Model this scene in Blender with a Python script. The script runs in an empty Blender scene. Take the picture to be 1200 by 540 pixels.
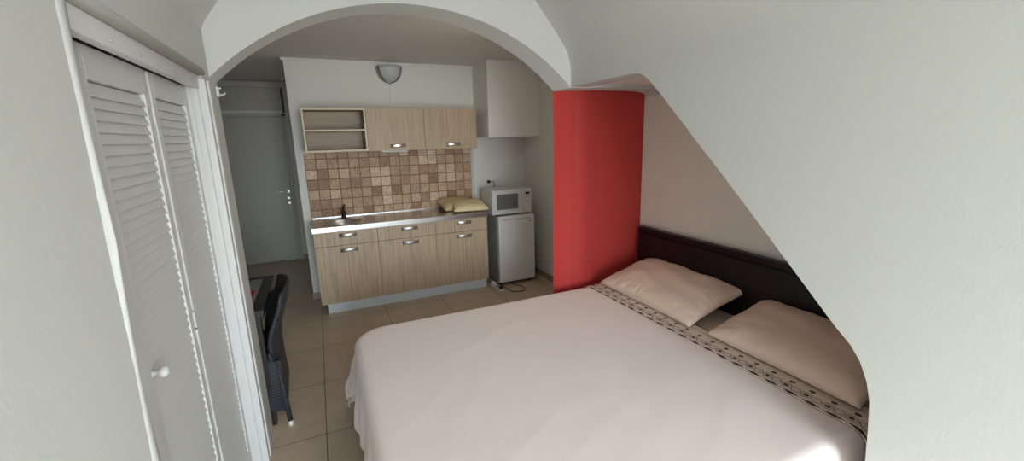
import bpy, bmesh, math, random
from mathutils import Vector, Matrix, noise
random.seed(7)
PI = math.pi
scn = bpy.context.scene
col = scn.collection

# ------------------------------------------------------------------ helpers
def tag(o, label=None, cat=None, group=None, kind=None):
    if label: o['label'] = label
    if cat: o['category'] = cat
    if group: o['group'] = group
    if kind: o['kind'] = kind
    return o

def empty(name, loc, label=None, cat=None, group=None, rz=0):
    o = bpy.data.objects.new(name, None); col.objects.link(o)
    o.location = loc; o.rotation_euler = (0, 0, rz)
    o.empty_display_size = .05
    return tag(o, label, cat, group)

class MB:
    """collects shapes into one bmesh"""
    def __init__(s): s.bm = bmesh.new()
    def box(s, x0, x1, y0, y1, z0, z1, bev=0, seg=2, mat=None):
        r = bmesh.ops.create_cube(s.bm, size=1)
        vs = r['verts']
        bmesh.ops.scale(s.bm, vec=(x1-x0, y1-y0, z1-z0), verts=vs)
        bmesh.ops.translate(s.bm, vec=((x0+x1)/2, (y0+y1)/2, (z0+z1)/2), verts=vs)
        if bev:
            es = list({e for v in vs for e in v.link_edges})
            rr = bmesh.ops.bevel(s.bm, geom=es, offset=bev, segments=seg, profile=.6, affect='EDGES')
            vs = list({v for f in rr['faces'] for v in f.verts} | {v for v in vs if v.is_valid})
        if mat is not None: bmesh.ops.transform(s.bm, matrix=mat, verts=vs)
        return vs
    def prism(s, pts, axis, a, b):
        """closed polygon pts (2D) extruded along axis 'x','y' or 'z' from a to b"""
        def mk(p, t):
            if axis == 'x': return (t, p[0], p[1])
            if axis == 'y': return (p[0], t, p[1])
            return (p[0], p[1], t)
        va = [s.bm.verts.new(mk(p, a)) for p in pts]
        vb = [s.bm.verts.new(mk(p, b)) for p in pts]
        s.bm.faces.new(va); s.bm.faces.new(vb[::-1])
        n = len(pts)
        for i in range(n):
            s.bm.faces.new((va[i], vb[i], vb[(i+1) % n], va[(i+1) % n]))
        return va+vb
    def loft(s, pa, pb):
        va = [s.bm.verts.new(p) for p in pa]; vb = [s.bm.verts.new(p) for p in pb]
        s.bm.faces.new(va); s.bm.faces.new(vb[::-1]); n = len(pa)
        for i in range(n): s.bm.faces.new((va[i], vb[i], vb[(i+1) % n], va[(i+1) % n]))
    def tube(s, pts, r, seg=10, closed=False, rr=None):
        pts = [Vector(p) for p in pts]; n = len(pts); rings = []
        up = Vector((0, 0, 1))
        for i, p in enumerate(pts):
            if closed: t = (pts[(i+1) % n]-pts[i-1])
            else: t = pts[min(i+1, n-1)]-pts[max(i-1, 0)]
            t.normalize()
            a = t.cross(up)
            if a.length < .05: a = t.cross(Vector((1, 0, 0)))
            a.normalize(); b = a.cross(t)
            R = rr[i] if rr else r
            rings.append([s.bm.verts.new(p+a*R*math.cos(2*PI*k/seg)+b*R*math.sin(2*PI*k/seg)) for k in range(seg)])
        m = n if closed else n-1
        for i in range(m):
            A, B = rings[i], rings[(i+1) % n]
            for k in range(seg): s.bm.faces.new((A[k], A[(k+1) % seg], B[(k+1) % seg], B[k]))
        if not closed:
            s.bm.faces.new(rings[0][::-1]); s.bm.faces.new(rings[-1])
    def lathe(s, prof, c, seg=32, axis='z', a0=0, a1=2*PI):
        """prof: list of (r, h)"""
        full = abs(a1-a0-2*PI) < 1e-6
        n = seg if full else seg+1
        rings = []
        for r, h in prof:
            ring = []
            for k in range(n):
                t = a0+(a1-a0)*k/seg
                x, y = r*math.cos(t), r*math.sin(t)
                if axis == 'z': p = (x, y, h)
                elif axis == 'y': p = (x, h, y)
                else: p = (h, x, y)
                ring.append(s.bm.verts.new((c[0]+p[0], c[1]+p[1], c[2]+p[2])))
            rings.append(ring)
        for A, B in zip(rings, rings[1:]):
            for k in range(n if full else n-1):
                s.bm.faces.new((A[k], A[(k+1) % n], B[(k+1) % n], B[k]))
    def grid(s, f, nu, nv, uv=False):
        vs = [[s.bm.verts.new(f(i/nu, j/nv)) for j in range(nv+1)] for i in range(nu+1)]
        lay = s.bm.loops.layers.uv.verify() if uv else None
        for i in range(nu):
            for j in range(nv):
                fc = s.bm.faces.new((vs[i][j], vs[i+1][j], vs[i+1][j+1], vs[i][j+1]))
                if uv:
                    for lp, (a, b) in zip(fc.loops, ((i, j), (i+1, j), (i+1, j+1), (i, j+1))):
                        lp[lay].uv = (a/nu, b/nv)
        return vs
    def build(s, name, mat, parent=None, smooth=False, sub=0, solid=0, merge=0, angle=None):
        if merge: bmesh.ops.remove_doubles(s.bm, verts=s.bm.verts, dist=merge)
        bmesh.ops.recalc_face_normals(s.bm, faces=s.bm.faces)
        me = bpy.data.meshes.new(name); s.bm.to_mesh(me); s.bm.free()
        o = bpy.data.objects.new(name, me); col.objects.link(o)
        me.materials.append(mat)
        if smooth or angle:
            for p in me.polygons: p.use_smooth = True
        if angle: me.set_sharp_from_angle(angle=math.radians(angle))
        if solid:
            m = o.modifiers.new('thick', 'SOLIDIFY'); m.thickness = solid; m.offset = 0
        if sub:
            m = o.modifiers.new('sub', 'SUBSURF'); m.levels = sub; m.render_levels = sub
        if parent is not None:
            o.parent = parent
            # meshes are made in world coordinates: keep them there
            o.matrix_parent_inverse = parent.matrix_basis.inverted()
        return o

# ------------------------------------------------------------------ materials
def nodes(name):
    m = bpy.data.materials.new(name); m.use_nodes = True
    nt = m.node_tree
    return m, nt, nt.nodes['Principled BSDF']

def N(nt, typ, **kw):
    n = nt.nodes.new(typ)
    for k, v in kw.items():
        if k in n.inputs: n.inputs[k].default_value = v
        else: setattr(n, k, v)
    return n

def rgba(c): return (c[0], c[1], c[2], 1)

def simple(name, c, rough=.5, metal=0, bump=0, bscale=200, spec=.5, var=0, vscale=4, stretch=(1, 1, 1), sheen=0, trans=0):
    m, nt, b = nodes(name)
    b.inputs['Base Color'].default_value = rgba(c)
    b.inputs['Roughness'].default_value = rough
    b.inputs['Metallic'].default_value = metal
    b.inputs['Specular IOR Level'].default_value = spec
    if trans: b.inputs['Transmission Weight'].default_value = trans
    if sheen: b.inputs['Sheen Weight'].default_value = sheen
    tc = N(nt, 'ShaderNodeTexCoord'); mp = N(nt, 'ShaderNodeMapping'); mp.inputs['Scale'].default_value = stretch
    nt.links.new(tc.outputs['Object'], mp.inputs['Vector'])
    nz = N(nt, 'ShaderNodeTexNoise', Scale=vscale, Detail=4.0)
    nt.links.new(mp.outputs[0], nz.inputs['Vector'])
    if var:
        mx = N(nt, 'ShaderNodeMixRGB')
        mx.inputs[1].default_value = rgba([x*(1-var) for x in c]); mx.inputs[2].default_value = rgba([min(1, x*(1+var)) for x in c])
        nt.links.new(nz.outputs['Fac'], mx.inputs[0]); nt.links.new(mx.outputs[0], b.inputs['Base Color'])
    if bump:
        n2 = N(nt, 'ShaderNodeTexNoise', Scale=bscale, Detail=3.0)
        nt.links.new(mp.outputs[0], n2.inputs['Vector'])
        bp = N(nt, 'ShaderNodeBump', Strength=bump, Distance=.002)
        nt.links.new(n2.outputs['Fac'], bp.inputs['Height']); nt.links.new(bp.outputs[0], b.inputs['Normal'])
    return m

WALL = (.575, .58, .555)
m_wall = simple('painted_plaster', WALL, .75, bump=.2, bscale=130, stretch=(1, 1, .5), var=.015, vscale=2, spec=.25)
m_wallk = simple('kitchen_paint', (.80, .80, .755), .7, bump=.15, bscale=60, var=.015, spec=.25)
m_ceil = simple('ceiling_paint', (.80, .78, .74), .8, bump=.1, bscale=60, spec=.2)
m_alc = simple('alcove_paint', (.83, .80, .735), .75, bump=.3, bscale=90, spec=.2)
m_white = simple('white_gloss_paint', (.62, .62, .61), .45, bump=.05, bscale=40)
m_doorgrey = simple('door_paint', (.50, .49, .44), .5, var=.03, vscale=3)
m_whiteplastic = simple('white_plastic', (.78, .77, .75), .35)
m_steel = simple('brushed_steel', (.66, .67, .68), .26, metal=1, bump=.05, bscale=120, stretch=(1, 12, 12))
m_plinth = simple('plinth_steel', (.72, .78, .84), .5, metal=.2, bump=.05, bscale=60, stretch=(1, 8, 8))
m_chrome = simple('satin_chrome', (.78, .78, .78), .32, metal=1)
m_black = simple('black_plastic', (.012, .012, .014), .4)
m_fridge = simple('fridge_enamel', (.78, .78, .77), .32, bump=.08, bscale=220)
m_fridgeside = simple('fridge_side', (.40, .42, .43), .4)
m_micro = simple('microwave_enamel', (.72, .71, .70), .35)
m_red = simple('red_brocade', (.50, .048, .042), .6, var=.05, vscale=9, bump=.15, bscale=300, spec=.2, sheen=.15)
m_leather = simple('dark_leather', (.010, .006, .008), .38, bump=.25, bscale=160, spec=.3)
m_sheet = simple('beige_sheet', (.80, .66, .55), .85, bump=.15, bscale=500, spec=.1, sheen=.1)
m_pillow = simple('beige_pillowcase', (.78, .60, .49), .8, bump=.15, bscale=500, spec=.1, sheen=.15)
m_cushA = simple('straw_cushion', (.66, .50, .28), .85, bump=.2, bscale=300, spec=.1)
m_cushB = simple('pale_yellow_cushion', (.80, .68, .42), .85, bump=.2, bscale=300, spec=.1)
m_glassfrost = simple('frosted_glass', (.55, .58, .58), .5, spec=.5)
m_dark = simple('dark_wood', (.018, .015, .015), .35)
m_brown = simple('brown_wood', (.10, .055, .04), .6)
m_greyplas = simple('grey_print', (.25, .25, .25), .5)
m_mattress = simple('mattress_ticking', (.6, .58, .55), .9)

# coverlet: woven cotton with soft puckers
m_cover = simple('cotton_bedspread', (.90, .79, .76), .85, bump=.2, bscale=420, spec=.1, sheen=.15, var=.015, vscale=2)

def wood_mat(name, c1, c2, axis='z', rough=.45):
    m, nt, b = nodes(name)
    tc = N(nt, 'ShaderNodeTexCoord'); mp = N(nt, 'ShaderNodeMapping')
    mp.inputs['Scale'].default_value = (90, 90, 3) if axis == 'z' else (3, 90, 90)
    nt.links.new(tc.outputs['Object'], mp.inputs['Vector'])
    nz = N(nt, 'ShaderNodeTexNoise', Scale=1.0, Detail=5.0, Roughness=.6)
    nt.links.new(mp.outputs[0], nz.inputs['Vector'])
    cr = N(nt, 'ShaderNodeValToRGB')
    cr.color_ramp.elements[0].position = .35; cr.color_ramp.elements[0].color = rgba(c1)
    cr.color_ramp.elements[1].position = .62; cr.color_ramp.elements[1].color = rgba(c2)
    nt.links.new(nz.outputs['Fac'], cr.inputs[0]); nt.links.new(cr.outputs[0], b.inputs['Base Color'])
    b.inputs['Roughness'].default_value = rough
    return m
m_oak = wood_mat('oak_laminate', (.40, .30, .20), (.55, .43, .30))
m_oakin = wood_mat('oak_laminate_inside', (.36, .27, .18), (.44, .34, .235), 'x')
m_beech = simple('beech_edge', (.72, .60, .42), .45)

def floor_mat():
    m, nt, b = nodes('floor_tiles')
    tc = N(nt, 'ShaderNodeTexCoord'); mp = N(nt, 'ShaderNodeMapping')
    mp.inputs['Location'].default_value = (.13, -2.48, 0)
    nt.links.new(tc.outputs['Object'], mp.inputs['Vector'])
    br = N(nt, 'ShaderNodeTexBrick', offset=0.0, squash=1.0)
    br.inputs['Scale'].default_value = 1.0
    br.inputs['Brick Width'].default_value = .6; br.inputs['Row Height'].default_value = .6
    br.inputs['Mortar Size'].default_value = .0028; br.inputs['Mortar Smooth'].default_value = .3
    br.inputs['Color1'].default_value = (.56, .45, .34, 1); br.inputs['Color2'].default_value = (.60, .48, .37, 1)
    br.inputs['Mortar'].default_value = (.13, .10, .08, 1)
    nt.links.new(mp.outputs[0], br.inputs['Vector'])
    nz = N(nt, 'ShaderNodeTexNoise', Scale=3.5, Detail=6.0, Roughness=.65, Distortion=1.2)
    nt.links.new(tc.outputs['Object'], nz.inputs['Vector'])
    mx = N(nt, 'ShaderNodeMixRGB', blend_type='MULTIPLY'); mx.inputs[0].default_value = .55
    cr = N(nt, 'ShaderNodeValToRGB')
    cr.color_ramp.elements[0].position = .3; cr.color_ramp.elements[0].color = (.72, .72, .72, 1)
    cr.color_ramp.elements[1].position = .7; cr.color_ramp.elements[1].color = (1.1, 1.1, 1.1, 1)
    nt.links.new(nz.outputs['Fac'], cr.inputs[0])
    nt.links.new(br.outputs['Color'], mx.inputs[1]); nt.links.new(cr.outputs[0], mx.inputs[2])
    nt.links.new(mx.outputs[0], b.inputs['Base Color'])
    b.inputs['Roughness'].default_value = .34; b.inputs['Specular IOR Level'].default_value = .45
    bp = N(nt, 'ShaderNodeBump', Strength=.5, Distance=.002, invert=True)
    nt.links.new(br.outputs['Fac'], bp.inputs['Height']); nt.links.new(bp.outputs[0], b.inputs['Normal'])
    return m
m_floor = floor_mat()

def splash_mat():
    m, nt, b = nodes('travertine_tiles')
    tc = N(nt, 'ShaderNodeTexCoord')
    sp = N(nt, 'ShaderNodeSeparateXYZ'); cb = N(nt, 'ShaderNodeCombineXYZ')
    nt.links.new(tc.outputs['Object'], sp.inputs[0])
    ax = N(nt, 'ShaderNodeMath', operation='ADD'); ax.inputs[1].default_value = .13
    az = N(nt, 'ShaderNodeMath', operation='ADD'); az.inputs[1].default_value = -.905+.03
    nt.links.new(sp.outputs['X'], ax.inputs[0]); nt.links.new(sp.outputs['Z'], az.inputs[0])
    nt.links.new(ax.outputs[0], cb.inputs['X']); nt.links.new(az.outputs[0], cb.inputs['Y'])
    br = N(nt, 'ShaderNodeTexBrick', offset=0.0)
    br.inputs['Scale'].default_value = 1.0
    br.inputs['Brick Width'].default_value = .1075; br.inputs['Row Height'].default_value = .1075
    br.inputs['Mortar Size'].default_value = .005; br.inputs['Mortar Smooth'].default_value = .4
    br.inputs['Color1'].default_value = (.0, .0, .0, 1); br.inputs['Color2'].default_value = (1, 1, 1, 1)
    br.inputs['Mortar'].default_value = (.5, .5, .5, 1)
    nt.links.new(cb.outputs[0], br.inputs['Vector'])
    cr = N(nt, 'ShaderNodeValToRGB'); e = cr.color_ramp.elements
    e[0].position = 0; e[0].color = (.34, .20, .12, 1); e[1].position = 1; e[1].color = (.80, .66, .51, 1)
    k = e.new(.35); k.color = (.52, .37, .25, 1)
    k = e.new(.7); k.color = (.60, .44, .30, 1)
    nt.links.new(br.outputs['Color'], cr.inputs[0])
    # travertine clouding and pits
    nz = N(nt, 'ShaderNodeTexNoise', Scale=28.0, Detail=6.0, Roughness=.7, Distortion=1.5)
    nt.links.new(tc.outputs['Object'], nz.inputs['Vector'])
    c2 = N(nt, 'ShaderNodeValToRGB'); c2.color_ramp.elements[0].position = .35; c2.color_ramp.elements[0].color = (.62, .58, .55, 1)
    c2.color_ramp.elements[1].position = .65; c2.color_ramp.elements[1].color = (1.18, 1.12, 1.08, 1)
    nt.links.new(nz.outputs['Fac'], c2.inputs[0])
    mx = N(nt, 'ShaderNodeMixRGB', blend_type='MULTIPLY'); mx.inputs[0].default_value = 1
    nt.links.new(cr.outputs[0], mx.inputs[1]); nt.links.new(c2.outputs[0], mx.inputs[2])
    # warmer patches towards parts of the panel (mixed tile batches)
    mg = N(nt, 'ShaderNodeMixRGB'); mg.inputs[2].default_value = (.22, .125, .07, 1)
    nt.links.new(br.outputs['Fac'], mg.inputs[0]); nt.links.new(mx.outputs[0], mg.inputs[1])
    nt.links.new(mg.outputs[0], b.inputs['Base Color'])
    b.inputs['Roughness'].default_value = .6
    bp = N(nt, 'ShaderNodeBump', Strength=.8, Distance=.004, invert=True)
    nt.links.new(br.outputs['Fac'], bp.inputs['Height']); nt.links.new(bp.outputs[0], b.inputs['Normal'])
    return m
m_splash = splash_mat()

def weave_mat():
    m, nt, b = nodes('dark_rattan_weave')
    tc = N(nt, 'ShaderNodeTexCoord')
    w1 = N(nt, 'ShaderNodeTexWave', bands_direction='Z', Scale=38.0, Distortion=1.0)
    w2 = N(nt, 'ShaderNodeTexWave', bands_direction='DIAGONAL', Scale=30.0, Distortion=1.0)
    nt.links.new(tc.outputs['Object'], w1.inputs['Vector']); nt.links.new(tc.outputs['Object'], w2.inputs['Vector'])
    mu = N(nt, 'ShaderNodeMath', operation='MULTIPLY')
    nt.links.new(w1.outputs['Fac'], mu.inputs[0]); nt.links.new(w2.outputs['Fac'], mu.inputs[1])
    cr = N(nt, 'ShaderNodeValToRGB'); cr.color_ramp.elements[0].color = (.014, .016, .020, 1); cr.color_ramp.elements[1].color = (.075, .085, .10, 1)
    nt.links.new(mu.outputs[0], cr.inputs[0]); nt.links.new(cr.outputs[0], b.inputs['Base Color'])
    b.inputs['Roughness'].default_value = .5
    bp = N(nt, 'ShaderNodeBump', Strength=.8, Distance=.003)
    nt.links.new(mu.outputs[0], bp.inputs['Height']); nt.links.new(bp.outputs[0], b.inputs['Normal'])
    return m
m_weave = weave_mat()

def stripe_mat():
    m, nt, b = nodes('striped_placemat')
    tc = N(nt, 'ShaderNodeTexCoord')
    w = N(nt, 'ShaderNodeTexWave', bands_direction='X', Scale=13.0)
    nt.links.new(tc.outputs['Object'], w.inputs['Vector'])
    cr = N(nt, 'ShaderNodeValToRGB'); cr.color_ramp.interpolation = 'CONSTANT'
    cr.color_ramp.elements[0].color = (.05, .02, .02, 1); cr.color_ramp.elements[1].position = .35; cr.color_ramp.elements[1].color = (.72, .08, .06, 1)
    nt.links.new(w.outputs['Fac'], cr.inputs[0]); nt.links.new(cr.outputs[0], b.inputs['Base Color'])
    b.inputs['Roughness'].default_value = .7
    return m
m_stripe = stripe_mat()

def glass_mat():
    m, nt, b = nodes('clear_table_glass')
    b.inputs['Base Color'].default_value = (.55, .62, .60, 1)
    b.inputs['Roughness'].default_value = .06; b.inputs['Transmission Weight'].default_value = .75
    return m
m_glass = glass_mat()

def band_mat(width=.19):
    """embroidered border: two rows of dots, wavy lines and a dark scalloped edge. UV u across the band, v in steps of one repeat"""
    m, nt, b = nodes('embroidered_border')
    uv = N(nt, 'ShaderNodeUVMap'); sp = N(nt, 'ShaderNodeSeparateXYZ')
    nt.links.new(uv.outputs[0], sp.inputs[0])
    def M(op, a, b_=None, c=None):
        n = N(nt, 'ShaderNodeMath', operation=op)
        for i, x in enumerate((a, b_, c)):
            if x is None: continue
            if isinstance(x, (int, float)): n.inputs[i].default_value = x
            else: nt.links.new(x, n.inputs[i])
        return n.outputs[0]
    U = M('MULTIPLY', sp.outputs['X'], width)      # metres across
    V = sp.outputs['Y']                            # metres along (scaled UV)
    P = .0885
    def cell(shift):
        t = M('ADD', V, shift); t = M('DIVIDE', t, P); f = M('FRACT', t)
        return M('MULTIPLY', M('SUBTRACT', f, .5), P)
    def dot(u0, shift, ru, rv):
        a = M('DIVIDE', M('SUBTRACT', U, u0), ru); c = M('DIVIDE', cell(shift), rv)
        d = M('ADD', M('MULTIPLY', a, a), M('MULTIPLY', c, c))
        return M('LESS_THAN', d, 1.0)
    def wave(u0, amp, ph, w):
        s = M('SINE', M('ADD', M('MULTIPLY', V, 2*PI/P), ph))
        d = M('ABSOLUTE', M('SUBTRACT', M('SUBTRACT', U, u0), M('MULTIPLY', s, amp)))
        return M('LESS_THAN', d, w)
    def line(u0, w): return M('LESS_THAN', M('ABSOLUTE', M('SUBTRACT', U, u0)), w)
    parts = [dot(.050, 0, .009, .012), dot(.097, .0, .009, .013)]
    # dark dashes that swell along the foot edge
    s = M('SINE', M('ADD', M('MULTIPLY', V, 2*PI/P), PI/2*0+1.57+PI*0))
    wd = M('ADD', M('MULTIPLY', s, .0042), .0055)
    parts.append(M('LESS_THAN', M('ABSOLUTE', M('SUBTRACT', U, .010)), wd))
    dark = parts[0]
    for p in parts[1:]: dark = M('MAXIMUM', dark, p)
    thin = wave(.050, .020, 1.57, .0022)
    for p in (wave(.050, .020, 1.57+PI, .0022), wave(.056, .026, 1.57+PI, .0016), line(.138, .0016), line(.184, .0035)): thin = M('MAXIMUM', thin, p)
    halo = M('MULTIPLY', M('LESS_THAN', M('ABSOLUTE', M('SUBTRACT', U, .05)), .026), .35)
    mx0 = N(nt, 'ShaderNodeMixRGB'); mx0.inputs[1].default_value = (.80, .67, .57, 1); mx0.inputs[2].default_value = (.42, .36, .33, 1)
    nt.links.new(halo, mx0.inputs[0])
    mx1 = N(nt, 'ShaderNodeMixRGB'); mx1.inputs[2].default_value = (.13, .10, .10, 1)
    nt.links.new(mx0.outputs[0], mx1.inputs[1]); nt.links.new(M('MULTIPLY', thin, .85), mx1.inputs[0])
    mx2 = N(nt, 'ShaderNodeMixRGB'); mx2.inputs[2].default_value = (.022, .018, .022, 1)
    nt.links.new(mx1.outputs[0], mx2.inputs[1]); nt.links.new(dark, mx2.inputs[0])
    nt.links.new(mx2.outputs[0], b.inputs['Base Color'])
    b.inputs['Roughness'].default_value = .8
    return m
m_band = band_mat()

# ------------------------------------------------------------------ room shell
YR = -2.7                      # balcony wall behind the camera
YA0, YA1 = 2.55, 2.70          # arch wall, front and back
XL, XR = -.43, 1.60            # left wall, right wall of the sleeping room
XB, YK, YE = 2.40, 4.95, 6.84  # outer right wall, kitchen wall, entrance wall
ZK = 2.515

def struct(o): o['kind'] = 'structure'; return o

mb = MB(); mb.box(-1.45, 2.55, YR-.15, 7.1, -.12, 0); struct(mb.build('floor', m_floor))

# arch wall (segmental arch, then the beam over the bed with a rounded end)
def arc(x0, x1, z0, zt, n=40):
    c = (x0+x1)/2; hs = (x1-x0)/2; r = zt-z0; R = (hs*hs+r*r)/(2*r); zc = zt-R
    return [(x0+(x1-x0)*i/n, zc+math.sqrt(R*R-(x0+(x1-x0)*i/n-c)**2)) for i in range(n+1)]
def archpoly(y, a, tail):
    p = [(-1.45, 0), (XL, 0)] + a + tail + [(XB+.05, 3.1), (-1.45, 3.1)]
    return [(x, y, z) for x, z in p]
tail = [(1.9, 2.02), (2.20, 2.02), (2.27, 2.018), (2.32, 2.012), (2.36, 2.001), (2.40, 1.985), (XB+.05, 1.955)]
mb = MB()
mb.loft(archpoly(YA0, arc(XL, 1.60, 2.015, 2.430), tail), archpoly(YA1, arc(XL, 1.552, 2.005, 2.412), tail))
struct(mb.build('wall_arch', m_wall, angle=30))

# left wall with the closet opening
mb = MB()
mb.prism([(YR, 0), (1.10, 0), (1.165, .95), (1.195, 1.5), (1.22, 1.98), (1.235, 2.0), (2.385, 2.0), (2.385, 0), (YA0, 0), (YA0, 2.26), (YR, 2.26)], 'x', XL, XL-.05)
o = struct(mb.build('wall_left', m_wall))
bv = o.modifiers.new('bev', 'BEVEL'); bv.width = .009; bv.segments = 4; bv.limit_method = 'ANGLE'; bv.angle_limit = .6
# rounded plaster surround of the closet opening
mb = MB()
mb.tube([(XL-.009, 1.085, .0), (XL-.009, 1.145, .95), (XL-.009, 1.175, 1.5), (XL-.009, 1.195, 1.99), (XL-.009, 1.205, 2.008), (XL-.009, 1.225, 2.018), (XL-.009, 2.41, 2.018)], .019, 16)
struct(mb.build('trim_closet', m_wall, smooth=True))
mb = MB()
mb.box(-1.30, -1.25, .9, YA0, 0, 2.3); mb.box(-1.25, XL-.05, .9, .95, 0, 2.3); mb.box(-1.25, XL-.05, .95, YA0, 2.25, 2.3)
struct(mb.build('wall_closet', m_wallk))

# right wall with the sloping opening over the bed
op = [(.648, 0), (.648, .60), (.656, .712), (.664, .80), (.682, .87), (.71, .93), (.745, .975), (.80, 1.022), (.938, 1.157), (1.024, 1.24), (1.187, 1.399), (1.333, 1.537), (1.475, 1.67), (1.568, 1.76), (1.633, 1.821), (1.717, 1.898), (1.79, 1.965), (1.84, 2.0), (1.883, 2.015), (1.95, 2.021), (YA0, 2.02)]
mb = MB(); mb.prism([(YR, 0)] + op + [(YA0, 2.26), (YR, 2.26)], 'x', XR, XR+.14)
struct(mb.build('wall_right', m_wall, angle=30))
# alcove around the bed head
mb = MB()
mb.prism([(.60, 0), (.60, .9), (.95, 1.22), (1.80, 2.06), (YA0, 2.045), (YA0, 2.2), (.45, 2.2), (.45, 0)], 'x', XR+.14, XB)
struct(mb.build('wall_alcove', m_alc))
mb = MB(); mb.box(XB, XB+.12, -.2, 2.735, 0, 3.0); struct(mb.build('wall_headboard', m_alc))
mb = MB(); mb.box(XB, XB+.12, 2.735, YK+.15, 0, 3.0); struct(mb.build('wall_kitchen_right', m_wallk))

# vaulted ceiling of the sleeping room
prof = [(XL, 2.23), (-.415, 2.262), (-.33, 2.38), (-.18, 2.58), (0, 2.78), (.2, 2.88), (.58, 2.92), (.95, 2.88), (1.13, 2.76), (1.33, 2.535), (1.50, 2.335), (1.53, 2.298), (1.555, 2.262), (1.575, 2.225), (1.589, 2.185), (1.597, 2.14), (1.6, 2.09)]
mb = MB(); mb.prism(prof + [(1.74, 2.09), (1.74, 3.05), (-.6, 3.05), (-.6, 2.23)], 'y', YR, YA0)
struct(mb.build('ceiling', m_wall, angle=50))
mb = MB(); mb.box(-1.45, XB, YA1, 6.99, ZK, ZK+.1); struct(mb.build('ceiling_kitchen', m_ceil))

# wall behind the camera with an open balcony doorway
mb = MB()
mb.prism([(-.6, 0), (-.30, 0), (-.30, 2.35), (1.50, 2.35), (1.50, 0), (1.74, 0), (1.74, 3.05), (-.6, 3.05)], 'y', YR-.12, YR)
struct(mb.build('wall_balcony', m_wall))
mb = MB()
for a, b_ in ((-.30, -.25), (1.45, 1.50)): mb.box(a, b_, YR-.10, YR-.02, 0, 2.35, .004)
mb.box(-.25, 1.45, YR-.10, YR-.02, 2.30, 2.35, .004)
struct(mb.build('window_1', m_white))

# kitchen walls
mb = MB(); mb.box(-.205, XB, YK, YK+.15, 0, ZK); struct(mb.build('wall_kitchen', m_wallk))
mb = MB(); mb.box(-.228, 1.745, YK-.012, YK+.001, 2.492, ZK, .003); struct(mb.build('trim_cornice', m_wallk))
mb = MB(); mb.box(-.10, .05, YK+.15, YE, 0, ZK); struct(mb.build('wall_hall', m_wallk))
mb = MB(); mb.box(-1.45, -1.30, YA1, 6.99, 0, ZK); struct(mb.build('wall_hall_left', m_wallk))
mb = MB(); mb.prism([(-1.30, 0), (-1.16, 0), (-1.16, 2.09), (-.36, 2.09), (-.36, 0), (.05, 0), (.05, ZK), (-1.30, ZK)], 'y', YE, YE+.15)
struct(mb.build('wall_entrance', m_wallk))
mb = MB(); mb.box(-1.45, .05, YE+.15, YE+.25, 0, ZK); struct(mb.build('wall_light_block', m_wallk))  # unseen wall added to stop light leaking in under the entrance door
# boxed-in duct in the corner above the fridge
mb = MB(); mb.box(1.755, XB, 4.48, YK, 1.702, ZK, .004); struct(mb.build('wall_duct', m_wallk))
# slim vertical batten beside the tiles
mb = MB(); mb.box(1.685, 1.725, YK-.02, YK, .90, 1.60, .004); struct(mb.build('trim_batten', m_white))
# baseboards
m_base = simple('baseboard_tile', (.36, .29, .23), .4)
mb = MB(); mb.box(XB-.012, XB, YA1+.1, YK, 0, .07, .003); struct(mb.build('baseboard_right', m_base))
mb = MB(); mb.box(-.217, -.205, YK-.012, YK+.15, 0, .07, .002); mb.box(-.217, -.12, YK-.012, YK, 0, .07, .002)
struct(mb.build('baseboard_kitchen', m_base))
mb = MB(); mb.box(-.345, .0, YE-.012, YE, 0, .07, .002); struct(mb.build('baseboard_entrance', m_base))

# entrance door (door_1) with frame, handle and panel above
d = MB(); d.box(-1.135, -.395, YE+.005, YE+.045, .008, 2.048, .003); dr = struct(d.build('door_1', m_doorgrey))
f = MB(); f.box(-1.175, -1.137, YE-.015, YE+.06, 0, 2.09, .004); f.box(-.393, -.345, YE-.015, YE+.06, 0, 2.09, .004)
f.box(-1.175, -.345, YE-.015, YE+.06, 2.05, 2.095, .004); f.build('door_frame', m_doorgrey, dr)
hd = MB(); hd.tube([(-.435, YE+.006, 1.02), (-.435, YE-.045, 1.02), (-.445, YE-.052, 1.02), (-.56, YE-.05, 1.02)], .009, 10)
hd.lathe([(0, -.008), (.022, -.008), (.024, .0)], (-.435, YE+.006, 1.02), 16, 'y'); hd.build('door_handle', m_chrome, dr, angle=40)
hd = MB(); hd.lathe([(0, -.008), (.016, -.008), (.018, .0)], (-.435, YE+.006, .92), 16, 'y'); hd.lathe([(0, -.008), (.016, -.008), (.018, .0)], (-.435, YE+.006, .85), 16, 'y')
hd.build('lock', m_chrome, dr, angle=40)
t = MB(); t.box(-1.10, -.385, YE-.03, YE, 2.13, 2.41, .006); t.box(-1.06, -.60, YE-.037, YE-.03, 2.215, 2.222)
struct(t.build('trim_transom', m_doorgrey))
t = MB(); t.box(-1.12, -.32, YE-.07, YE, 2.425, 2.50, .004); struct(t.build('trim_pelmet', m_doorgrey))
t = MB(); t.box(-.368, -.338, YE-.05, YE, 2.10, 2.50, .003)
tag(t.build('wooden_post', m_brown), 'short brown wooden upright beside the panel above the entrance door', 'post')

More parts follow.
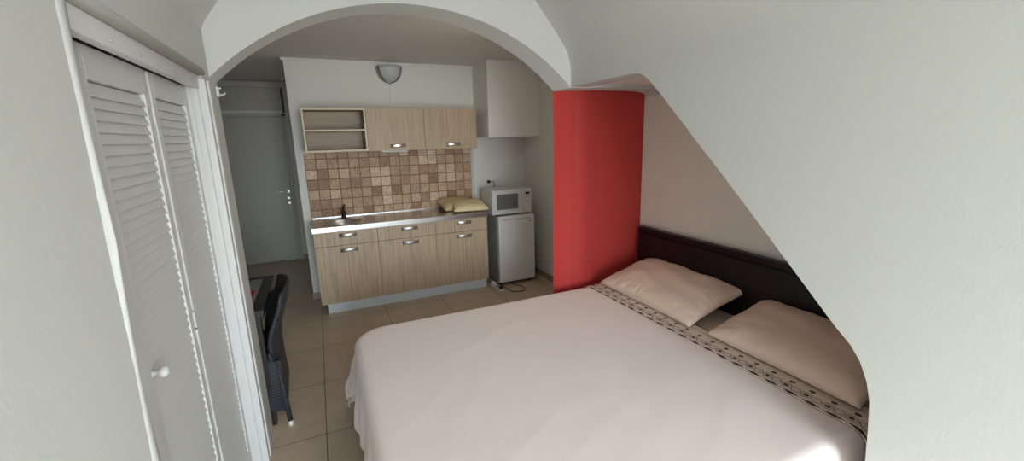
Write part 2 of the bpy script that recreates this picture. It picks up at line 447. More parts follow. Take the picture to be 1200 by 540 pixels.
# wooden frame of the closet
fr = MB()
fr.box(XL-.042, XL-.012, 1.20, 2.375, 1.943, 1.999, .002)          # header in front of the track
fr.box(XL-.075, XL-.04, 2.372, 2.388, 0, 1.975, .001)
fr.box(XL-.05, XL-.005, 2.366, 2.386, 0, 1.99, .004)
fr.box(XL-.022, XL+.012, 2.36, 2.405, 0, 1.985, .007, 3)
fr.box(XL-.006, XL+.018, 2.405, 2.455, 0, 1.985, .010, 3)
fr.box(XL-.075, XL-.055, 1.235, 1.388, 0, 1.94, .002)
struct(fr.build('trim_closet_frame', m_white, angle=40))
for k, y in enumerate((1.46, 1.66, 1.93, 1.98, 2.2)):
    s = MB(); s.lathe([(0, .003), (.004, .002), (.005, 0)], (XL-.012, y, 1.962), 10, 'x')
    o = s.build('screw', m_steel); tag(o, 'small screw head in the white header board above the louvered doors', 'screw', 'screws in the closet header')

# ------------------------------------------------------------------ louvered closet doors
def louver_door(y0, y1, label):
    root = empty('louvered_door', (XL-.065, (y0+y1)/2, .015), label, 'door')
    xf = XL-.065; xb = xf-.028
    s = MB()
    w = .042
    s.box(xb, xf, y0, y0+w, .015, 1.948, .003); s.box(xb, xf, y1-w, y1, .015, 1.948, .003)
    s.box(xb, xf, y0+w, y1-w, 1.865, 1.948, .002); s.box(xb, xf, y0+w, y1-w, .015, .13, .002)
    s.build('door_frame', m_white, root)
    l = MB()
    z = .145; p = .0298
    while z < 1.857:
        # each slat leans outwards at its foot
        M4 = Matrix.Translation((xf-.011, 0, z)) @ Matrix.Rotation(math.radians(70), 4, 'Y')
        l.box(-.0195, .0195, y0+w-.012, y1-w+.012, -.003, .003, .0015, 1, M4)
        z += p
    l.build('slats', m_white, root)
    return root
L1 = louver_door(1.392, 1.868, 'white louvered closet door leaf nearer the camera, with the round knob')
L2 = louver_door(1.892, 2.366, 'white louvered closet door leaf beside the arch, without a knob')
k = MB(); k.lathe([(0, .04), (.010, .039), (.0165, .032), (.017, .026), (.013, .019), (.007, .014), (.006, .004), (.013, .001), (.013, 0)], (XL-.065, 1.418, 1.068), 24, 'x')
k.build('knob', m_white, L1, smooth=True)
for z in (1.80, 1.05, .98):
    hg = MB(); hg.box(XL-.067, XL-.06, 1.870, 1.890, z-.03, z+.03, .002); hg.build('hinge', m_white, L2)
# small white hook at the foot of the arch
hk = MB(); hk.box(XL, XL+.012, YA1-.045, YA1-.01, 1.935, 1.985, .003); hk.tube([(XL+.008, YA1-.03, 1.945), (XL+.03, YA1-.03, 1.945), (XL+.036, YA1-.03, 1.955)], .004, 8)
hk.tube([(XL+.008, YA1-.03, 1.975), (XL+.022, YA1-.03, 1.978)], .004, 8)
tag(hk.build('wall_hook', m_white), 'tiny white hook at the left foot of the arch', 'hook')

# ------------------------------------------------------------------ kitchen base units
YF = 4.36
CX = [-.12, .468, 1.062, 1.65]
def bow_handle(x, y, z, parent, w=.165, r=.016):
    b = MB()
    n = 18; half = w/2
    prof = []
    def f(u, v):
        # flat band that bows away from the front: u along, v across
        t = (u-.5)*2
        d = .004+.024*max(0, 1-t*t)**.75
        hh = (.014+.006*abs(t)**3)
        return (x+t*half, y-d, z+(v-.5)*2*hh+.004*(1-t*t))
    b.grid(f, n, 4)
    o = b.build('handle', m_chrome, parent, smooth=True, solid=.004)
    return o
units = [('light oak kitchen base cabinet below the round sink', 0), ('light oak kitchen base cabinet in the middle of the run', 1), ('light oak kitchen base cabinet at the right end beside the fridge', 2)]
hx = [.19, .79, 1.38]
for lab, i in units:
    x0, x1 = CX[i], CX[i+1]
    root = empty('base_cabinet', ((x0+x1)/2, 4.65, .115), lab, 'cabinet')
    b = MB()
    b.box(x0+.001, x0+.018, YF+.02, YK-.01, .118, .845); b.box(x1-.018, x1-.001, YF+.02, YK-.01, .118, .845)
    b.box(x0+.018, x1-.018, YF+.02, YK-.01, .118, .136); b.box(x0+.018, x1-.018, YK-.02, YK-.01, .136, .845)
    if i: b.box(x0+.018, x1-.018, YF+.03, YK-.02, .69, .705)
    b.build('body', m_oak, root)
    dd = MB(); dd.box(x0+.0015, x1-.0015, YF, YF+.018, .118, .700, .0012); dr_ = dd.build('door', m_oak, root)
    bow_handle(hx[i], YF, .652, dr_)
    dw = MB(); dw.box(x0+.0015, x1-.0015, YF, YF+.018, .704, .846, .0012); dw_ = dw.build('drawer', m_oak, root)
    bow_handle(hx[i], YF, .803, dw_)
pl = MB(); pl.box(-.068, 1.64, 4.415, 4.433, .0, .117, .003)
pl.box(-.068, -.05, 4.433, YK-.02, 0, .117); pl.box(1.622, 1.64, 4.433, YK-.02, 0, .117)
tag(pl.build('plinth', m_plinth), 'long brushed metal plinth under the oak base cabinets', 'plinth')

# worktop with a round hole for the sink
SX, SY, SR = .16, 4.575, .172
w = MB()
x0, x1, y0, y1, z0, z1 = -.125, 1.655, YF-.015, YK-.002, .847, .895
n = 40
def rim(k):   # outer rectangle point in the direction of angle
    a = 2*PI*k/n; c, s_ = math.cos(a), math.sin(a)
    t = min(((x1-SX) if c > 0 else (x0-SX))/c if abs(c) > 1e-6 else 9, ((y1-SY) if s_ > 0 else (y0-SY))/s_ if abs(s_) > 1e-6 else 9)
    return (SX+c*t, SY+s_*t)
angs = sorted([2*PI*k/n for k in range(n)] + [math.atan2(b_-SY, a-SX) % (2*PI) for a in (x0, x1) for b_ in (y0, y1)])
inn_t, inn_b, out_t, out_b = [], [], [], []
for a in angs:
    c, s_ = math.cos(a), math.sin(a)
    tx = ((x1 if c > 0 else x0)-SX)/c if abs(c) > 1e-9 else 1e9
    ty = ((y1 if s_ > 0 else y0)-SY)/s_ if abs(s_) > 1e-9 else 1e9
    t = min(tx, ty)
    for lst, rr_, zz in ((inn_t, SR, z1), (inn_b, SR, z0), (out_t, t, z1), (out_b, t, z0)):
        lst.append(w.bm.verts.new((SX+c*rr_, SY+s_*rr_, zz)))
m_ = len(angs)
for k in range(m_):
    j = (k+1) % m_
    w.bm.faces.new((inn_t[k], inn_t[j], out_t[j], out_t[k])); w.bm.faces.new((inn_b[k], out_b[k], out_b[j], inn_b[j]))
    w.bm.faces.new((out_t[k], out_t[j], out_b[j], out_b[k])); w.bm.faces.new((inn_t[k], inn_b[k], inn_b[j], inn_t[j]))
w.box(x0, x1, YK-.022, YK-.004, z1-.001, z1+.009, .003)
tag(w.build('worktop', m_steel), 'continuous stainless steel worktop over the oak base cabinets', 'worktop')
s = MB()
s.lathe([(SR+.013, .0005), (SR+.012, .004), (SR+.002, .005), (SR-.004, -.004), (SR-.012, -.06), (SR-.04, -.128), (SR-.08, -.145), (.03, -.15), (.0, -.15)], (SX, SY, z1), 48)
sk = tag(s.build('sink', m_chrome, smooth=True), 'round stainless steel sink bowl set in the left of the worktop', 'sink')
s = MB(); s.lathe([(0, .004), (.018, .004), (.022, 0)], (SX, SY, z1-.149), 20); s.build('drain', m_black, sk)
# mixer tap
tp = empty('mixer_tap', (.19, 4.80, z1), 'small dark mixer tap behind the sink', 'tap')
m_tap = simple('dark_tap_metal', (.06, .05, .05), .25, metal=.8)
t = MB(); t.lathe([(0, .085), (.017, .085), (.021, .07), (.021, .012), (.027, .004), (.028, 0)], (.19, 4.80, z1), 24); t.build('tap_body', m_tap, tp, angle=40)
t = MB(); t.tube([(.19, 4.80, z1+.05), (.19, 4.75, z1+.085), (.19, 4.69, z1+.09), (.19, 4.665, z1+.07)], .011, 12); t.build('spout', m_tap, tp, angle=50)
t = MB(); t.tube([(.19, 4.80, z1+.083), (.195, 4.80, z1+.11), (.21, 4.81, z1+.145)], .009, 10, rr=[.017, .011, .008]); t.build('lever', m_tap, tp, angle=50)

# tiled splashback
b = MB(); b.box(-.13, 1.68, YK-.012, YK, .900, 1.585, .002); struct(b.build('trim_splashback', m_splash))

# ------------------------------------------------------------------ wall units
UY = 4.62; UX = [-.098, .487, 1.075, 1.665]; UZ0, UZ1 = 1.597, 2.018
root = empty('open_shelf_cabinet', (.19, 4.78, UZ0), 'open two-tier shelf unit at the left of the wall cabinets', 'shelf')
a, c = UX[0], UX[1]
b = MB(); t = .018
b.box(a, c-.002, UY, UY+.006, UZ1-t, UZ1); b.box(a, c-.002, UY, UY+.006, UZ0, UZ0+t)
b.box(a, a+t, UY, UY+.006, UZ0+t, UZ1-t); b.box(c-.002-t, c-.002, UY, UY+.006, UZ0+t, UZ1-t)
b.build('edge_band', m_beech, root)
b = MB()
b.box(a, c-.002, UY+.006, YK-.001, UZ1-t, UZ1); b.box(a, c-.002, UY+.006, YK-.001, UZ0, UZ0+t)
b.box(a, a+t, UY+.006, YK-.001, UZ0+t, UZ1-t); b.box(c-.002-t, c-.002, UY+.006, YK-.001, UZ0+t, UZ1-t)
b.box(a+t, c-.002-t, YK-.012, YK-.001, UZ0+t, UZ1-t)
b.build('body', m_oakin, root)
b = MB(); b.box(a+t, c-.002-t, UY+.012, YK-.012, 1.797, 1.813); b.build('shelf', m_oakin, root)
b = MB(); b.box(a+t, c-.002-t, UY+.004, UY+.012, 1.797, 1.813); b.build('shelf_edge', m_beech, root)
for i, lab in ((1, 'closed oak wall cabinet in the middle, next to the open shelves'), (2, 'closed oak wall cabinet at the right end, by the duct')):
    x0_, x1_ = UX[i], UX[i+1]
    root = empty('wall_cabinet', ((x0_+x1_)/2, 4.78, UZ0), lab, 'cabinet')
    b = MB(); b.box(x0_+.001, x1_-.001, UY+.019, YK-.001, UZ0+.001, UZ1); b.build('body', m_oak, root)
    b = MB(); b.box(x0_+.0015, x1_-.0015, UY, UY+.018, UZ0-.006, UZ1, .0012); dr_ = b.build('door', m_oak, root)
    bow_handle((.785, 1.385)[i-1], UY, 1.638, dr_, .155)
# under-cabinet light
root = empty('under_cabinet_light', (.76, 4.70, 1.57), 'slim white strip light under the middle wall cabinet', 'lamp')
b = MB(); b.box(.615, .905, 4.665, 4.73, 1.585, 1.5985, .003); b.build('housing', m_whiteplastic, root)
b = MB(); b.box(.625, .895, 4.67, 4.725, 1.574, 1.586, .004); b.build('diffuser', m_whiteplastic, root)

# sconce
m_clip = simple('dark_chrome', (.30, .29, .28), .25, metal=1)
root = empty('wall_sconce', (.805, YK, 2.38), 'half-bowl frosted glass wall lamp with chrome clips above the wall cabinets', 'lamp')
b = MB()
sc = (.805, YK-.004, 2.462)
def bowl(u, v):
    th = PI*u; ph = (PI/2)*v      # th around front half, ph from rim to bottom
    r = .128*math.cos(ph)**.9
    return (sc[0]+r*math.cos(th), sc[1]-1.0*r*math.sin(th), sc[2]-.155*math.sin(ph))
b.grid(bowl, 28, 14); b.build('lamp_shade', m_glassfrost, root, smooth=True, merge=1e-5, solid=.004)
for sgn in (-1, 1):
    b = MB()
    def clip(u, v, sgn=sgn):
        th = (0.0+.62*v) if sgn > 0 else PI-(.62*v)
        ph = (PI/2)*u*.93
        r = .136*math.cos(ph)**.9+.002
        return (sc[0]+r*math.cos(th), sc[1]-1.0*r*math.sin(th), sc[2]+.004-.163*math.sin(ph))
    b.grid(clip, 20, 4); b.build('clip', m_clip, root, smooth=True, solid=.005)
b = MB(); b.lathe([(0, -.018), (.012, -.014), (.018, -.004), (.022, .006), (0, .008)], (sc[0]-.005, sc[1]-.020, sc[2]-.158), 20); b.build('finial', m_chrome, root, smooth=True)
b = MB(); b.box(.80-.006, .80+.006, YK-.010, YK, UZ1, 2.29, .002)
tag(b.build('cable_conduit', m_whiteplastic), 'thin white cable trunking running down from the wall lamp', 'conduit')

# ------------------------------------------------------------------ fridge
root = fridge_root = empty('mini_fridge', (2.005, 4.59, 0), 'small grey-white fridge standing between the cabinets and the wall', 'fridge')
FX0, FX1, FY, FZ = 1.778, 2.238, 4.335, .822
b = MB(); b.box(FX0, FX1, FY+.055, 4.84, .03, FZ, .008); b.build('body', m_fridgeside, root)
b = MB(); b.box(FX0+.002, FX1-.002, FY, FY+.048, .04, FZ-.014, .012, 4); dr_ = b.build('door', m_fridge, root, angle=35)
b = MB(); b.box(FX0+.004, FX1-.004, FY+.004, FY+.06, FZ-.024, FZ, .006, 3); b.build('top_trim', m_whiteplastic, root, angle=35)
b = MB(); b.box(FX0+.03, FX1-.05, FY-.0015, FY+.004, FZ-.046, FZ-.034, .001); b.build('handle_recess', simple('handle_beige', (.55, .50, .42), .4), dr_)
b = MB(); b.box(2.155, 2.205, FY-.002, FY+.002, .742, .75, .001); b.build('badge', m_greyplas, dr_)
b = MB(); b.box(FX0+.01, FX1-.01, FY+.05, FY+.056, .045, FZ-.02); b.build('door_gasket', m_black, root)
for xx in (FX0+.04, FX1-.04):
    for yy in (FY+.08, 4.80):
        b = MB(); b.lathe([(0, .0), (.018, 0), (.018, .031), (0, .031)], (xx, yy, 0), 16); b.build('foot', m_black, root)

# microwave
root = empty('microwave', (1.98, 4.55, FZ), 'white microwave oven standing on the small fridge', 'microwave')
MX0, MX1, MY, MZ0, MZ1 = 1.728, 2.222, 4.385, .836, 1.118
b = MB(); b.box(MX0, MX1, MY+.02, MY+.33, MZ0, MZ1, .006); b.build('body', m_micro, root)
b = MB(); b.box(MX0, MX0+.385, MY, MY+.022, MZ0+.002, MZ1-.002, .007, 3); dr_ = b.build('door', m_micro, root, angle=35)
m_mwglass = simple('microwave_window', (.16, .17, .16), .22)
b = MB(); b.box(MX0+.055, MX0+.325, MY-.003, MY+.004, MZ0+.055, MZ1-.045, .010, 3); b.build('door_window', m_mwglass, dr_, angle=35)
b = MB()
b.box(MX0+.045, MX0+.335, MY-.002, MY+.003, MZ0+.045, MZ1-.035, .012, 3); b.build('window_frame', m_whiteplastic, dr_, angle=35)
b = MB(); b.box(MX0+.387, MX1, MY, MY+.022, MZ0+.002, MZ1-.002, .007, 3); b.build('control_panel', m_micro, root, angle=35)
b = MB(); b.box(MX0+.415, MX0+.470, MY-.003, MY+.003, MZ1-.065, MZ1-.040, .002); b.build('display', m_black, root)
for r_ in range(4):
    for c_ in range(3):
        b = MB(); b.box(MX0+.417+c_*.019, MX0+.430+c_*.019, MY-.003, MY+.002, MZ1-.098-r_*.026, MZ1-.090-r_*.026, .001); b.build('button', m_greyplas if r_ in (0, 2) else m_whiteplastic, root)
b = MB(); b.box(MX0+.412, MX0+.474, MY-.004, MY+.002, MZ0+.03, MZ0+.055, .003); b.box(MX0+.42, MX0+.466, MY-.005, MY-.003, MZ0+.068, MZ0+.073); b.build('door_button', m_whiteplastic, root)
for xx in (MX0+.07, MX1-.04):
    for yy in (MY+.05, MY+.29):
        b = MB(); b.lathe([(0, 0), (.012, 0), (.014, .0145), (0, .0145)], (xx, yy, FZ), 12); b.build('foot', m_black, root)

# sockets, plug
for lab, xx, nm in (('white wall socket holding the black plug above the microwave', 1.905, 'a'), ('empty white wall socket right of the black plug', 2.02, 'b')):
    root = empty('wall_socket', (xx, YK, 1.165), lab, 'socket')
    b = MB(); b.box(xx-.04, xx+.04, YK-.010, YK, 1.125, 1.205, .005, 3); b.build('plate', m_whiteplastic, root, angle=35)
    if nm == 'b':
        b = MB(); b.lathe([(0, .004), (.019, .004), (.021, -.001)], (xx, YK-.012, 1.165), 20, 'y'); b.build('outlet', m_greyplas, root)
b = MB(); b.lathe([(0, -.05), (.013, -.05), (.019, -.035), (.02, -.001), (0, -.001)], (1.905, YK-.010, 1.165), 18, 'y')
pg = tag(b.build('power_plug', m_black, angle=40), 'black plug and lead in the wall socket behind the microwave', 'plug')
b = MB(); b.tube([(1.905, YK-.055, 1.165), (1.915, YK-.085, 1.175), (1.94, YK-.10, 1.165), (1.955, YK-.09, 1.12), (1.955, YK-.08, 1.0), (1.955, YK-.09, .90)], .0045, 8)
b.build('cord', m_black, pg, smooth=True)

# power strip and loop of cord on the floor
ps = empty('power_strip', (1.715, 4.30, 0), 'short white power strip lying on the floor by the plinth', 'power strip')
Mx = Matrix.Translation((1.712, 4.285, 0)) @ Matrix.Rotation(math.radians(-83), 4, 'Z')
b = MB(); b.box(-.125, .125, -.026, .026, 0, .034, .008, 3, Mx); b.build('casing', m_whiteplastic, ps, angle=35)
for k_, xx in enumerate((-.03, .03)):
    b = MB(); b.lathe([(.019, .0345), (.017, .0352), (0, .0352)], Mx @ Vector((xx+.05, 0, 0)), 18); b.build('outlet', m_greyplas, ps)
b = MB(); b.box(-.11, -.055, -.022, .022, .033, .07, .008, 3, Mx); b.build('plug', m_whiteplastic, ps, angle=35)
b = MB(); b.box(.075, .12, -.02, .02, .033, .058, .008, 3, Mx); b.build('adapter', m_black, ps, angle=35)
b = MB(); P_ = [Vector(p) for p in ((1.72, 4.19, .075), (1.76, 4.16, .055), (1.82, 4.13, .008), (1.88, 4.09, .006), (1.95, 4.08, .006), (2.0, 4.13, .006), (2.0, 4.22, .006), (1.96, 4.30, .006), (1.93, 4.42, .008), (1.93, 4.60, .008))]
def smooth_pts(P, n=6):
    out = []
    for i in range(len(P)-1):
        p0, p1, p2, p3 = P[max(i-1, 0)], P[i], P[i+1], P[min(i+2, len(P)-1)]
        for j in range(n):
            t = j/n
            out.append(.5*((2*p1)+(-p0+p2)*t+(2*p0-5*p1+4*p2-p3)*t*t+(-p0+3*p1-3*p2+p3)*t**3))
    out.append(P[-1]); return out
b.tube(smooth_pts(P_), .0045, 8)
b.build('power_cord', m_black, fridge_root, smooth=True)
b = MB(); b.tube(smooth_pts([Vector(p) for p in ((1.71, 4.40, .062), (1.71, 4.44, .05), (1.70, 4.50, .02), (1.70, 4.6, .006), (1.705, 4.8, .006))]), .0045, 8)
b.build('cord', m_black, ps, smooth=True)

# ------------------------------------------------------------------ cushions and pillows
def pillow_bm(Lx, Ly, H, seed=0, pinch=.10, wr=.006, nu=44, nv=30, flat=.55):
    b = MB()
    def P(u, v, sgn):
        a, c = 2*u-1, 2*v-1
        # corners stay out, sides pull in a little
        X = a*Lx/2*(1-pinch*(1-a*a)*0-pinch*.9*(1-abs(a))*0 - pinch*.55*(1-c*c)*abs(a)**6*0 + 0)
        Y = c*Ly/2
        X -= math.copysign(pinch*Lx/2*.55*(1-c*c)*abs(a)**3, a)
        Y -= math.copysign(pinch*Ly/2*.55*(1-a*a)*abs(c)**3, c)
        e = max(0, (1-abs(a)**3.2))*max(0, (1-abs(c)**3.2))
        h = H/2*e**.46
        n1 = noise.noise(Vector((a*2.2+seed, c*2.2, sgn*3+seed)))
        edge = (1-e)**2
        n2 = noise.noise(Vector((a*7+seed*2, c*7, 1.3)))
        n3 = math.sin(c*38+4*noise.noise(Vector((a*3, c*3, seed+.5))))*max(0, 1-abs(a+.86)/.30)*noise.noise(Vector((c*4, seed, 0)))
        h += (wr*n1*2 + wr*n2*edge*1.6 + wr*n3*1.5)*min(1, e*6)
        return X, Y, (h if sgn > 0 else -h*flat)
    for sgn in (1, -1):
        b.grid(lambda u, v: P(u, v, sgn), nu, nv)
    return b
def place_pillow(name, mat, Lx, Ly, H, M4, label, cat, seed=0, group=None, **kw):
    b = pillow_bm(Lx, Ly, H, seed, **kw)
    o = b.build(name, mat, smooth=True, merge=1e-4)
    o.matrix_world = M4
    return tag(o, label, cat, group)
R3 = lambda x, y, z: (Matrix.Rotation(math.radians(z), 4, 'Z') @ Matrix.Rotation(math.radians(y), 4, 'Y') @ Matrix.Rotation(math.radians(x), 4, 'X'))
place_pillow('seat_cushion', m_cushA, .42, .34, .125, Matrix.Translation((1.43, 4.74, .950)) @ R3(12, 0, 4), 'straw-coloured seat cushion at the back, leaning on the tiles', 'cushion', 3, wr=.004)
place_pillow('seat_cushion', m_cushB, .40, .33, .11, Matrix.Translation((1.51, 4.56, .946)) @ R3(9, 0, -6), 'paler yellow seat cushion in front, at the right edge of the worktop', 'cushion', 8, wr=.004)
b = MB(); b.tube(smooth_pts([Vector(p) for p in ((1.235, 4.66, .925), (1.215, 4.64, .93), (1.22, 4.62, .903), (1.26, 4.60, .90))]), .004, 8)
b.tube(smooth_pts([Vector(p) for p in ((1.235, 4.66, .925), (1.20, 4.67, .915), (1.205, 4.69, .902))]), .004, 8)
tag(b.build('cushion_tie', m_black, smooth=True), 'black tie at the left corner of the straw cushion', 'tie')

# ------------------------------------------------------------------ bed
bx0, bx1, by0, by1, bz = .075, 2.315, .735, 2.635, .555
bed = empty('double_bed', (1.2, 1.69, 0), 'double bed pushed into the alcove under the sloping opening', 'bed')
b = MB(); b.box(bx0+.12, 2.315, by0+.10, by1-.10, .10, .33, .01); b.build('bed_base', m_mattress, bed)
b = MB(); b.box(bx0+.09, 2.315, by0+.08, by1-.08, .33, .538, .045, 4); b.build('mattress', m_mattress, bed, angle=40)
for xx in (bx0+.15, 2.2):
    for yy in (by0+.15, by1-.15):
        b = MB(); b.lathe([(0, 0), (.025, 0), (.03, .10), (0, .10)], (xx, yy, 0), 16); b.build('leg', m_dark, bed)
# headboard: padded leather panel with a raised frame
b = MB(); b.box(2.335, 2.392, .66, 2.675, .10, .965, .010, 3); hb = b.build('headboard', m_leather, bed, angle=35)
b = MB(); b.box(2.316, 2.337, .69, 2.65, .25, .925, .012, 4); b.build('padding', m_leather, hb, angle=35)

# cloth map: (s, t) on the flat cloth -> point over the bed
def drape(s, t, lift=0.0, wav=1.0, round_c=.10):
    r = .055
    X0 = bx0+r; Y0, Y1 = by0+r, by1-r
    # rounded corner of the foot end
    ox = max(0, X0-s)
    oy = (t-Y1) if t > Y1 else ((Y0-t) if t < Y0 else 0)
    sy = 1 if t > (Y0+Y1)/2 else -1
    d = math.hypot(ox, oy)
    cx, cy = max(s, X0), min(max(t, Y0), Y1)
    rc = .13; extra = 0
    if s < X0+rc and (t > Y1-rc or t < Y0+rc):
        ox = X0+rc-s; oy = t-(Y1-rc) if t > Y1-rc else Y0+rc-t
        d0 = math.hypot(ox, oy); d = d0-rc
        if d > 0:
            cx, cy = X0+rc, (Y1-rc if t > Y1-rc else Y0+rc); extra = rc; ox *= d/d0; oy *= d/d0
    z = bz
    if d <= 0:
        x, y = s, t
        # broad undulation of the mattress and faint creases
        e = .004*noise.noise(Vector((s*1.3, t*1.3, 4)))
        rid = 1-abs(noise.noise(Vector((s*2.0+t*.6, t*5.0-s*2.2, 2))))*2
        e += .0018*max(0, rid-.45)*wav
        e += .0014*noise.noise(Vector((s*6, t*6, 9)))*wav
        return Vector((x, y, z+e+lift))
    ux, uy = -ox/d, sy*oy/d
    q = r*PI/2
    if d < q: hh, v = r*math.sin(d/r), r*(1-math.cos(d/r))
    else: hh, v = r, r+(d-q)
    drop = max(0, v-r)
    corner = 2*abs(ux*uy)                       # 1 on the diagonal
    ang = math.atan2(uy, ux)
    fl = .10*drop + .20*corner*drop
    along = (t if abs(ux) > abs(uy) else s)
    k = min(1, drop/.22)
    fl += wav*k*(.014*math.sin(along*15+1.2*math.sin(along*4.1)) + .009*math.sin(along*34+1+drop*6))
    fl += wav*k*corner*.020*math.sin(ang*14+drop*12)
    hh += fl
    # hem rises a little and unevenly
    e = .006*noise.noise(Vector((cx*1.3, cy*1.3, 4)))*max(0, 1-drop*4)
    n_ = lift
    return Vector((cx+ux*(hh+n_+extra), cy+uy*(hh+n_+extra), z-v+e+n_*(1 if drop < .01 else 0)))

S0, S1 = bx0-.33, 1.80
T0, T1 = by0-.33, by1+.33
b = MB()
def cov(u, v):
    s = S0+(S1-S0)*u; t = T0+(T1-T0)*v
    # ragged hem towards the far corner
    return drape(s, t)
b.grid(cov, 150, 150)
cover = tag(b.build('bedspread', m_cover, smooth=True, solid=.004), 'pale pink-beige cotton bedspread draped over the foot end of the bed', 'bedspread')
# embroidered border at the head end, turned over the sheet
b = MB()
BW = .19
vs = b.grid(lambda u, v: drape(S1-.012+BW*u, T0+.02+(T1-T0-.04)*v, .007+.004*u), 14, 260, uv=True)
lay = b.bm.loops.layers.uv.verify()
for f_ in b.bm.faces:
    for lp in f_.loops:
        lp[lay].uv = (lp[lay].uv[0], lp[lay].uv[1]*(T1-T0-.04)+.012)
b.build('embroidered_border', m_band, cover, smooth=True, solid=.003)
# bottom sheet between the border and the headboard
b = MB()
def sh(u, v):
    s = 1.90+(2.318-1.90)*u; t = T0+.05+(T1-T0-.10)*v
    p = drape(s, t, -.006, .6)
    if u > .15: p.z += .004*noise.noise(Vector((s*9, t*3, 1)))
    if u < .12: p.z += .010*math.sin(u/.12*PI)
    return p
b.grid(sh, 40, 150)
tag(b.build('bottom_sheet', m_sheet, smooth=True, solid=.004), 'beige sheet showing between the embroidered border and the headboard', 'sheet')

place_pillow('bed_pillow', m_pillow, .50, .88, .17, Matrix.Translation((2.115, 2.115, .655)) @ R3(0, -15, 0), 'beige pillow at the far end beside the red curtain', 'pillow', 1, nu=50, nv=70, wr=.007, pinch=.08)
p2 = place_pillow('bed_pillow', m_pillow, .48, .76, .16, Matrix.Translation((2.12, 1.19, .650)) @ R3(0, -14, 0), 'beige pillow at the near end cut off by the sloping wall opening', 'pillow', 5, nu=50, nv=60, wr=.007, pinch=.08)

# ------------------------------------------------------------------ red curtain
root = empty('red_curtain', (1.98, 2.76, .02), 'red curtain closing the alcove off from the kitchen', 'curtain')
b = MB()
def cur(u, v):
    z = .03+(2.11-.03)*v
    # flat strip, a fold, then a shallow bay
    if u < .24:
        t = u/.24; x = 1.574+.176*t; y = 2.742+.006*math.sin(t*PI)
    elif u < .30:
        t = (u-.24)/.06; x = 1.750+.006*math.sin(t*PI); y = 2.742+.045*t+.03*math.sin(t*PI)
    else:
        t = (u-.30)/.70; x = 1.752+.643*min(1, t*1.03)
        y = 2.787-.034*math.exp(-((t-.12)/.17)**2)-.058*t+(.8*(t-.985) if t > .985 else 0)
    y += .003*math.sin(z*3+u*9)
    return (x, y, z)
b.grid(cur, 120, 40); b.build('drape', m_red, root, smooth=True, solid=.004)
b = MB(); b.tube([(1.50, 2.765, 2.115), (2.395, 2.765, 2.115)], .011, 12); b.tube([(1.50, 2.765, 2.115), (1.50, 2.70, 2.115)], .008, 10)
tag(b.build('curtain_rod', m_white, angle=40), 'thin white curtain rod behind the beam carrying the red curtain', 'curtain rod')

# ------------------------------------------------------------------ table, placemat, chair
TX0, TX1, TY0, TY1, TZ = -1.22, -.385, 2.706, 3.45, .75
table = empty('dining_table', ((TX0+TX1)/2, 3.05, 0), 'dark framed dining table with a glass top behind the closet wall', 'table')
b = MB(); fw = .065
b.box(TX0, TX1, TY0, TY0+fw, TZ-.045, TZ, .004); b.box(TX0, TX1, TY1-fw, TY1, TZ-.045, TZ, .004)
b.box(TX0, TX0+fw, TY0+fw, TY1-fw, TZ-.045, TZ, .004); b.box(TX1-fw, TX1, TY0+fw, TY1-fw, TZ-.045, TZ, .004)
b.build('table_frame', m_dark, table)
b = MB(); b.box(TX0+fw-.006, TX1-fw+.006, TY0+fw-.006, TY1-fw+.006, TZ-.010, TZ-.002); b.build('glass_top', m_glass, table)
for xx in (TX0+.02, TX1-.06):
    for yy in (TY0, TY1-.04):
        b = MB(); b.box(xx, xx+.04, yy, yy+.04, 0, TZ-.045, .004); b.build('leg', m_dark, table)
b = MB(); b.box(-.80, -.47, 2.82, 3.13, TZ-.002, TZ+.001)
tag(b.build('placemat', m_stripe), 'red striped placemat lying on the dark table', 'placemat')

chair = empty('rattan_chair', (-.56, 2.9, 0), 'dark woven rattan chair with a curved back pushed against the table', 'chair')
cy0, cy1 = 2.725, 3.165
BP = [(.36, -.345), (.50, -.345), (.60, -.330), (.69, -.297), (.76, -.272), (.835, -.258)]
def backsurf(u, v):
    # u across (Y), v up from the seat rail
    a = 2*u-1
    y = (cy0+cy1)/2+a*(.215+.01*v)
    z = .38+.455*v
    for (za, xa), (zb, xb) in zip(BP, BP[1:]):
        if za <= z <= zb+1e-6: x = xa+(xb-xa)*(z-za)/(zb-za)
    x -= (.045 if a < 0 else .105)*a*a*(1-.35*v)
    return (x, y, z-.018*a*a*v)
b = MB(); b.grid(backsurf, 24, 24); b.build('backrest', m_weave, chair, smooth=True, solid=.022)
b = MB()
pts = [backsurf(0, v/16) for v in range(17)] + [backsurf(u/20, 1) for u in range(1, 21)] + [backsurf(1, 1-v/16) for v in range(1, 17)]
b.tube(pts, .014, 10); b.build('back_rim', m_weave, chair, smooth=True)
b = MB(); b.box(-.80, -.385, cy0, cy1, .395, .43, .012, 3); b.build('seat', m_weave, chair, angle=35)
b = MB(); b.box(-.79, -.39, cy0+.015, cy1-.015, .43, .455, .011, 3); b.build('seat_pad', simple('navy_pad', (.012, .016, .035), .8), chair, angle=35)
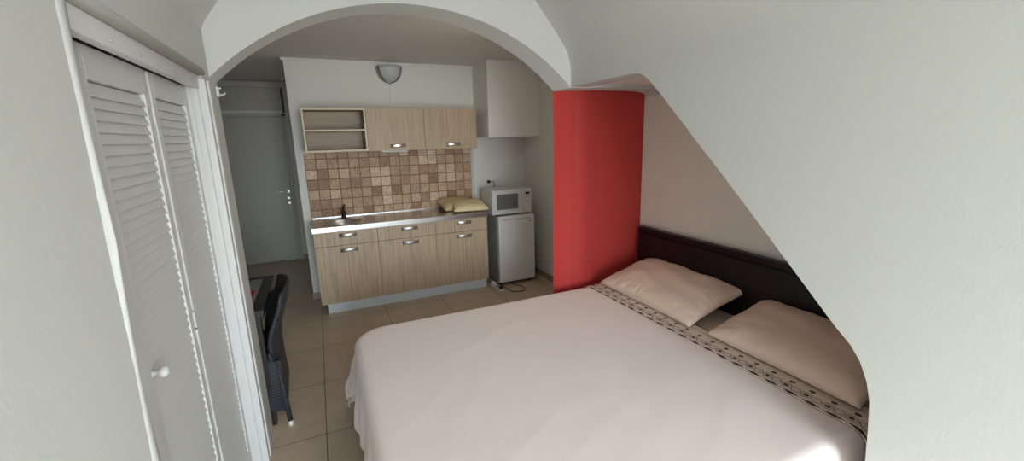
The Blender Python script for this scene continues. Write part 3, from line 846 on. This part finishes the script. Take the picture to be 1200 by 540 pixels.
# woven skirt below the seat
b = MB()
def sk_(pa, pb, zt, zb, out):
    return lambda u, v: (pa[0]+(pb[0]-pa[0])*u+out[0]*v, pa[1]+(pb[1]-pa[1])*u+out[1]*v, zt+(zb-zt)*v)
b.grid(lambda u, v: (-.78+.432*u+.012*u*v, cy0-.052*v*u**5, .41-.31*v), 14, 8)
b.grid(sk_((-.78, cy1), (-.38, cy1), .41, .13, (.0, .01)), 8, 8)
b.grid(lambda u, v: (-.348-.02*u+.012*v-.0*u, cy0-.052*v*(1-u)+(cy1-cy0)*u, .41-.30*v), 12, 8)
b.build('skirt', m_weave, chair, solid=.012)
for (xx, yy, sx_, sy_) in ((-.36, cy0+.006, .032, -.062), (-.385, cy1-.02, .01, .0), (-.77, cy0+.02, -.02, .0), (-.77, cy1-.02, -.02, .02)):
    b = MB(); b.tube([(xx, yy, .41), (xx+sx_*.5, yy+sy_*.5, .22), (xx+sx_, yy+sy_, .03)], .015, 10); lg = b.build('leg', m_weave, chair, smooth=True)
    b = MB(); b.lathe([(0, 0), (.013, 0), (.014, .032), (0, .032)], (xx+sx_, yy+sy_, 0), 14); b.build('foot_cap', m_whiteplastic, lg, angle=40)

# ------------------------------------------------------------------ light
world = bpy.data.worlds.new('sky'); scn.world = world; world.use_nodes = True
bg = world.node_tree.nodes['Background']
wnt = world.node_tree
wtc = wnt.nodes.new('ShaderNodeTexCoord'); wsp = wnt.nodes.new('ShaderNodeSeparateXYZ')
wcr = wnt.nodes.new('ShaderNodeValToRGB')     # overcast sky: dark ground, paler horizon, bright zenith
wmr = wnt.nodes.new('ShaderNodeMapRange'); wmr.inputs['From Min'].default_value = -1; wmr.inputs['From Max'].default_value = 1
wnt.links.new(wtc.outputs['Generated'], wsp.inputs[0]); wnt.links.new(wsp.outputs['Z'], wmr.inputs['Value'])
wnt.links.new(wmr.outputs[0], wcr.inputs[0]); wnt.links.new(wcr.outputs[0], bg.inputs['Color'])
we = wcr.color_ramp.elements
we[0].position = .47; we[0].color = (.26, .27, .27, 1); we[1].position = .92; we[1].color = (.84, .95, 1.0, 1)
wk = we.new(.52); wk.color = (.50, .56, .60, 1)
bg.inputs['Strength'].default_value = 32.0
pt = bpy.data.lights.new('doorway_portal', 'AREA'); pt.shape = 'RECTANGLE'; pt.size = 1.8; pt.size_y = 2.35
pt.cycles.is_portal = True
po = bpy.data.objects.new('doorway_portal', pt); col.objects.link(po)
po.location = (.6, YR-.11, 1.175); po.rotation_euler = (math.radians(90), 0, 0)   # faces +Y

# unseen lamp added to brighten the kitchen (on the ceiling behind the top of the arch)
root = empty('fill_lamp', (1.25, 2.95, ZK), 'round opal fill lamp added to brighten the kitchen, hidden above the arch', 'lamp')
b = MB(); b.lathe([(0, 0), (.15, 0), (.15, -.02), (.14, -.025), (0, -.025)], (1.25, 2.95, ZK), 32); b.build('lamp_base', m_whiteplastic, root, angle=40)
mo = bpy.data.materials.new('fill_lamp_glow'); mo.use_nodes = True
pb = mo.node_tree.nodes['Principled BSDF']; pb.inputs['Base Color'].default_value = (.8, .8, .8, 1)
pb.inputs['Emission Color'].default_value = (1, .86, .70, 1); pb.inputs['Emission Strength'].default_value = 22.0
b = MB(); b.lathe([(.138, -.025), (.130, -.045), (.10, -.062), (.05, -.070), (0, -.072)], (1.25, 2.95, ZK), 32); b.build('lamp_shade', mo, root, smooth=True)
# ------------------------------------------------------------------ camera
cam = bpy.data.cameras.new('camera'); co = bpy.data.objects.new('camera', cam); col.objects.link(co)
cam.sensor_fit = 'HORIZONTAL'; cam.sensor_width = 36; cam.lens = 36*496.166/1200; cam.clip_start = .02
yaw, pitch, roll = (math.radians(v) for v in (24.14136, 12.43578, -1.36711))
fwd = Vector((math.sin(yaw)*math.cos(pitch), math.cos(yaw)*math.cos(pitch), -math.sin(pitch)))
rt = Vector((math.cos(yaw), -math.sin(yaw), 0)); up = rt.cross(fwd)
r2 = rt*math.cos(roll)+up*math.sin(roll); u2 = -rt*math.sin(roll)+up*math.cos(roll)
co.matrix_world = Matrix(((r2.x, u2.x, -fwd.x, 0), (r2.y, u2.y, -fwd.y, 0), (r2.z, u2.z, -fwd.z, 1.7), (0, 0, 0, 1)))
scn.camera = co
scn.view_settings.view_transform = 'Standard'; scn.view_settings.look = 'None'
scn.view_settings.exposure = 0.0; scn.view_settings.gamma = 1; scn.view_settings.use_curve_mapping = False
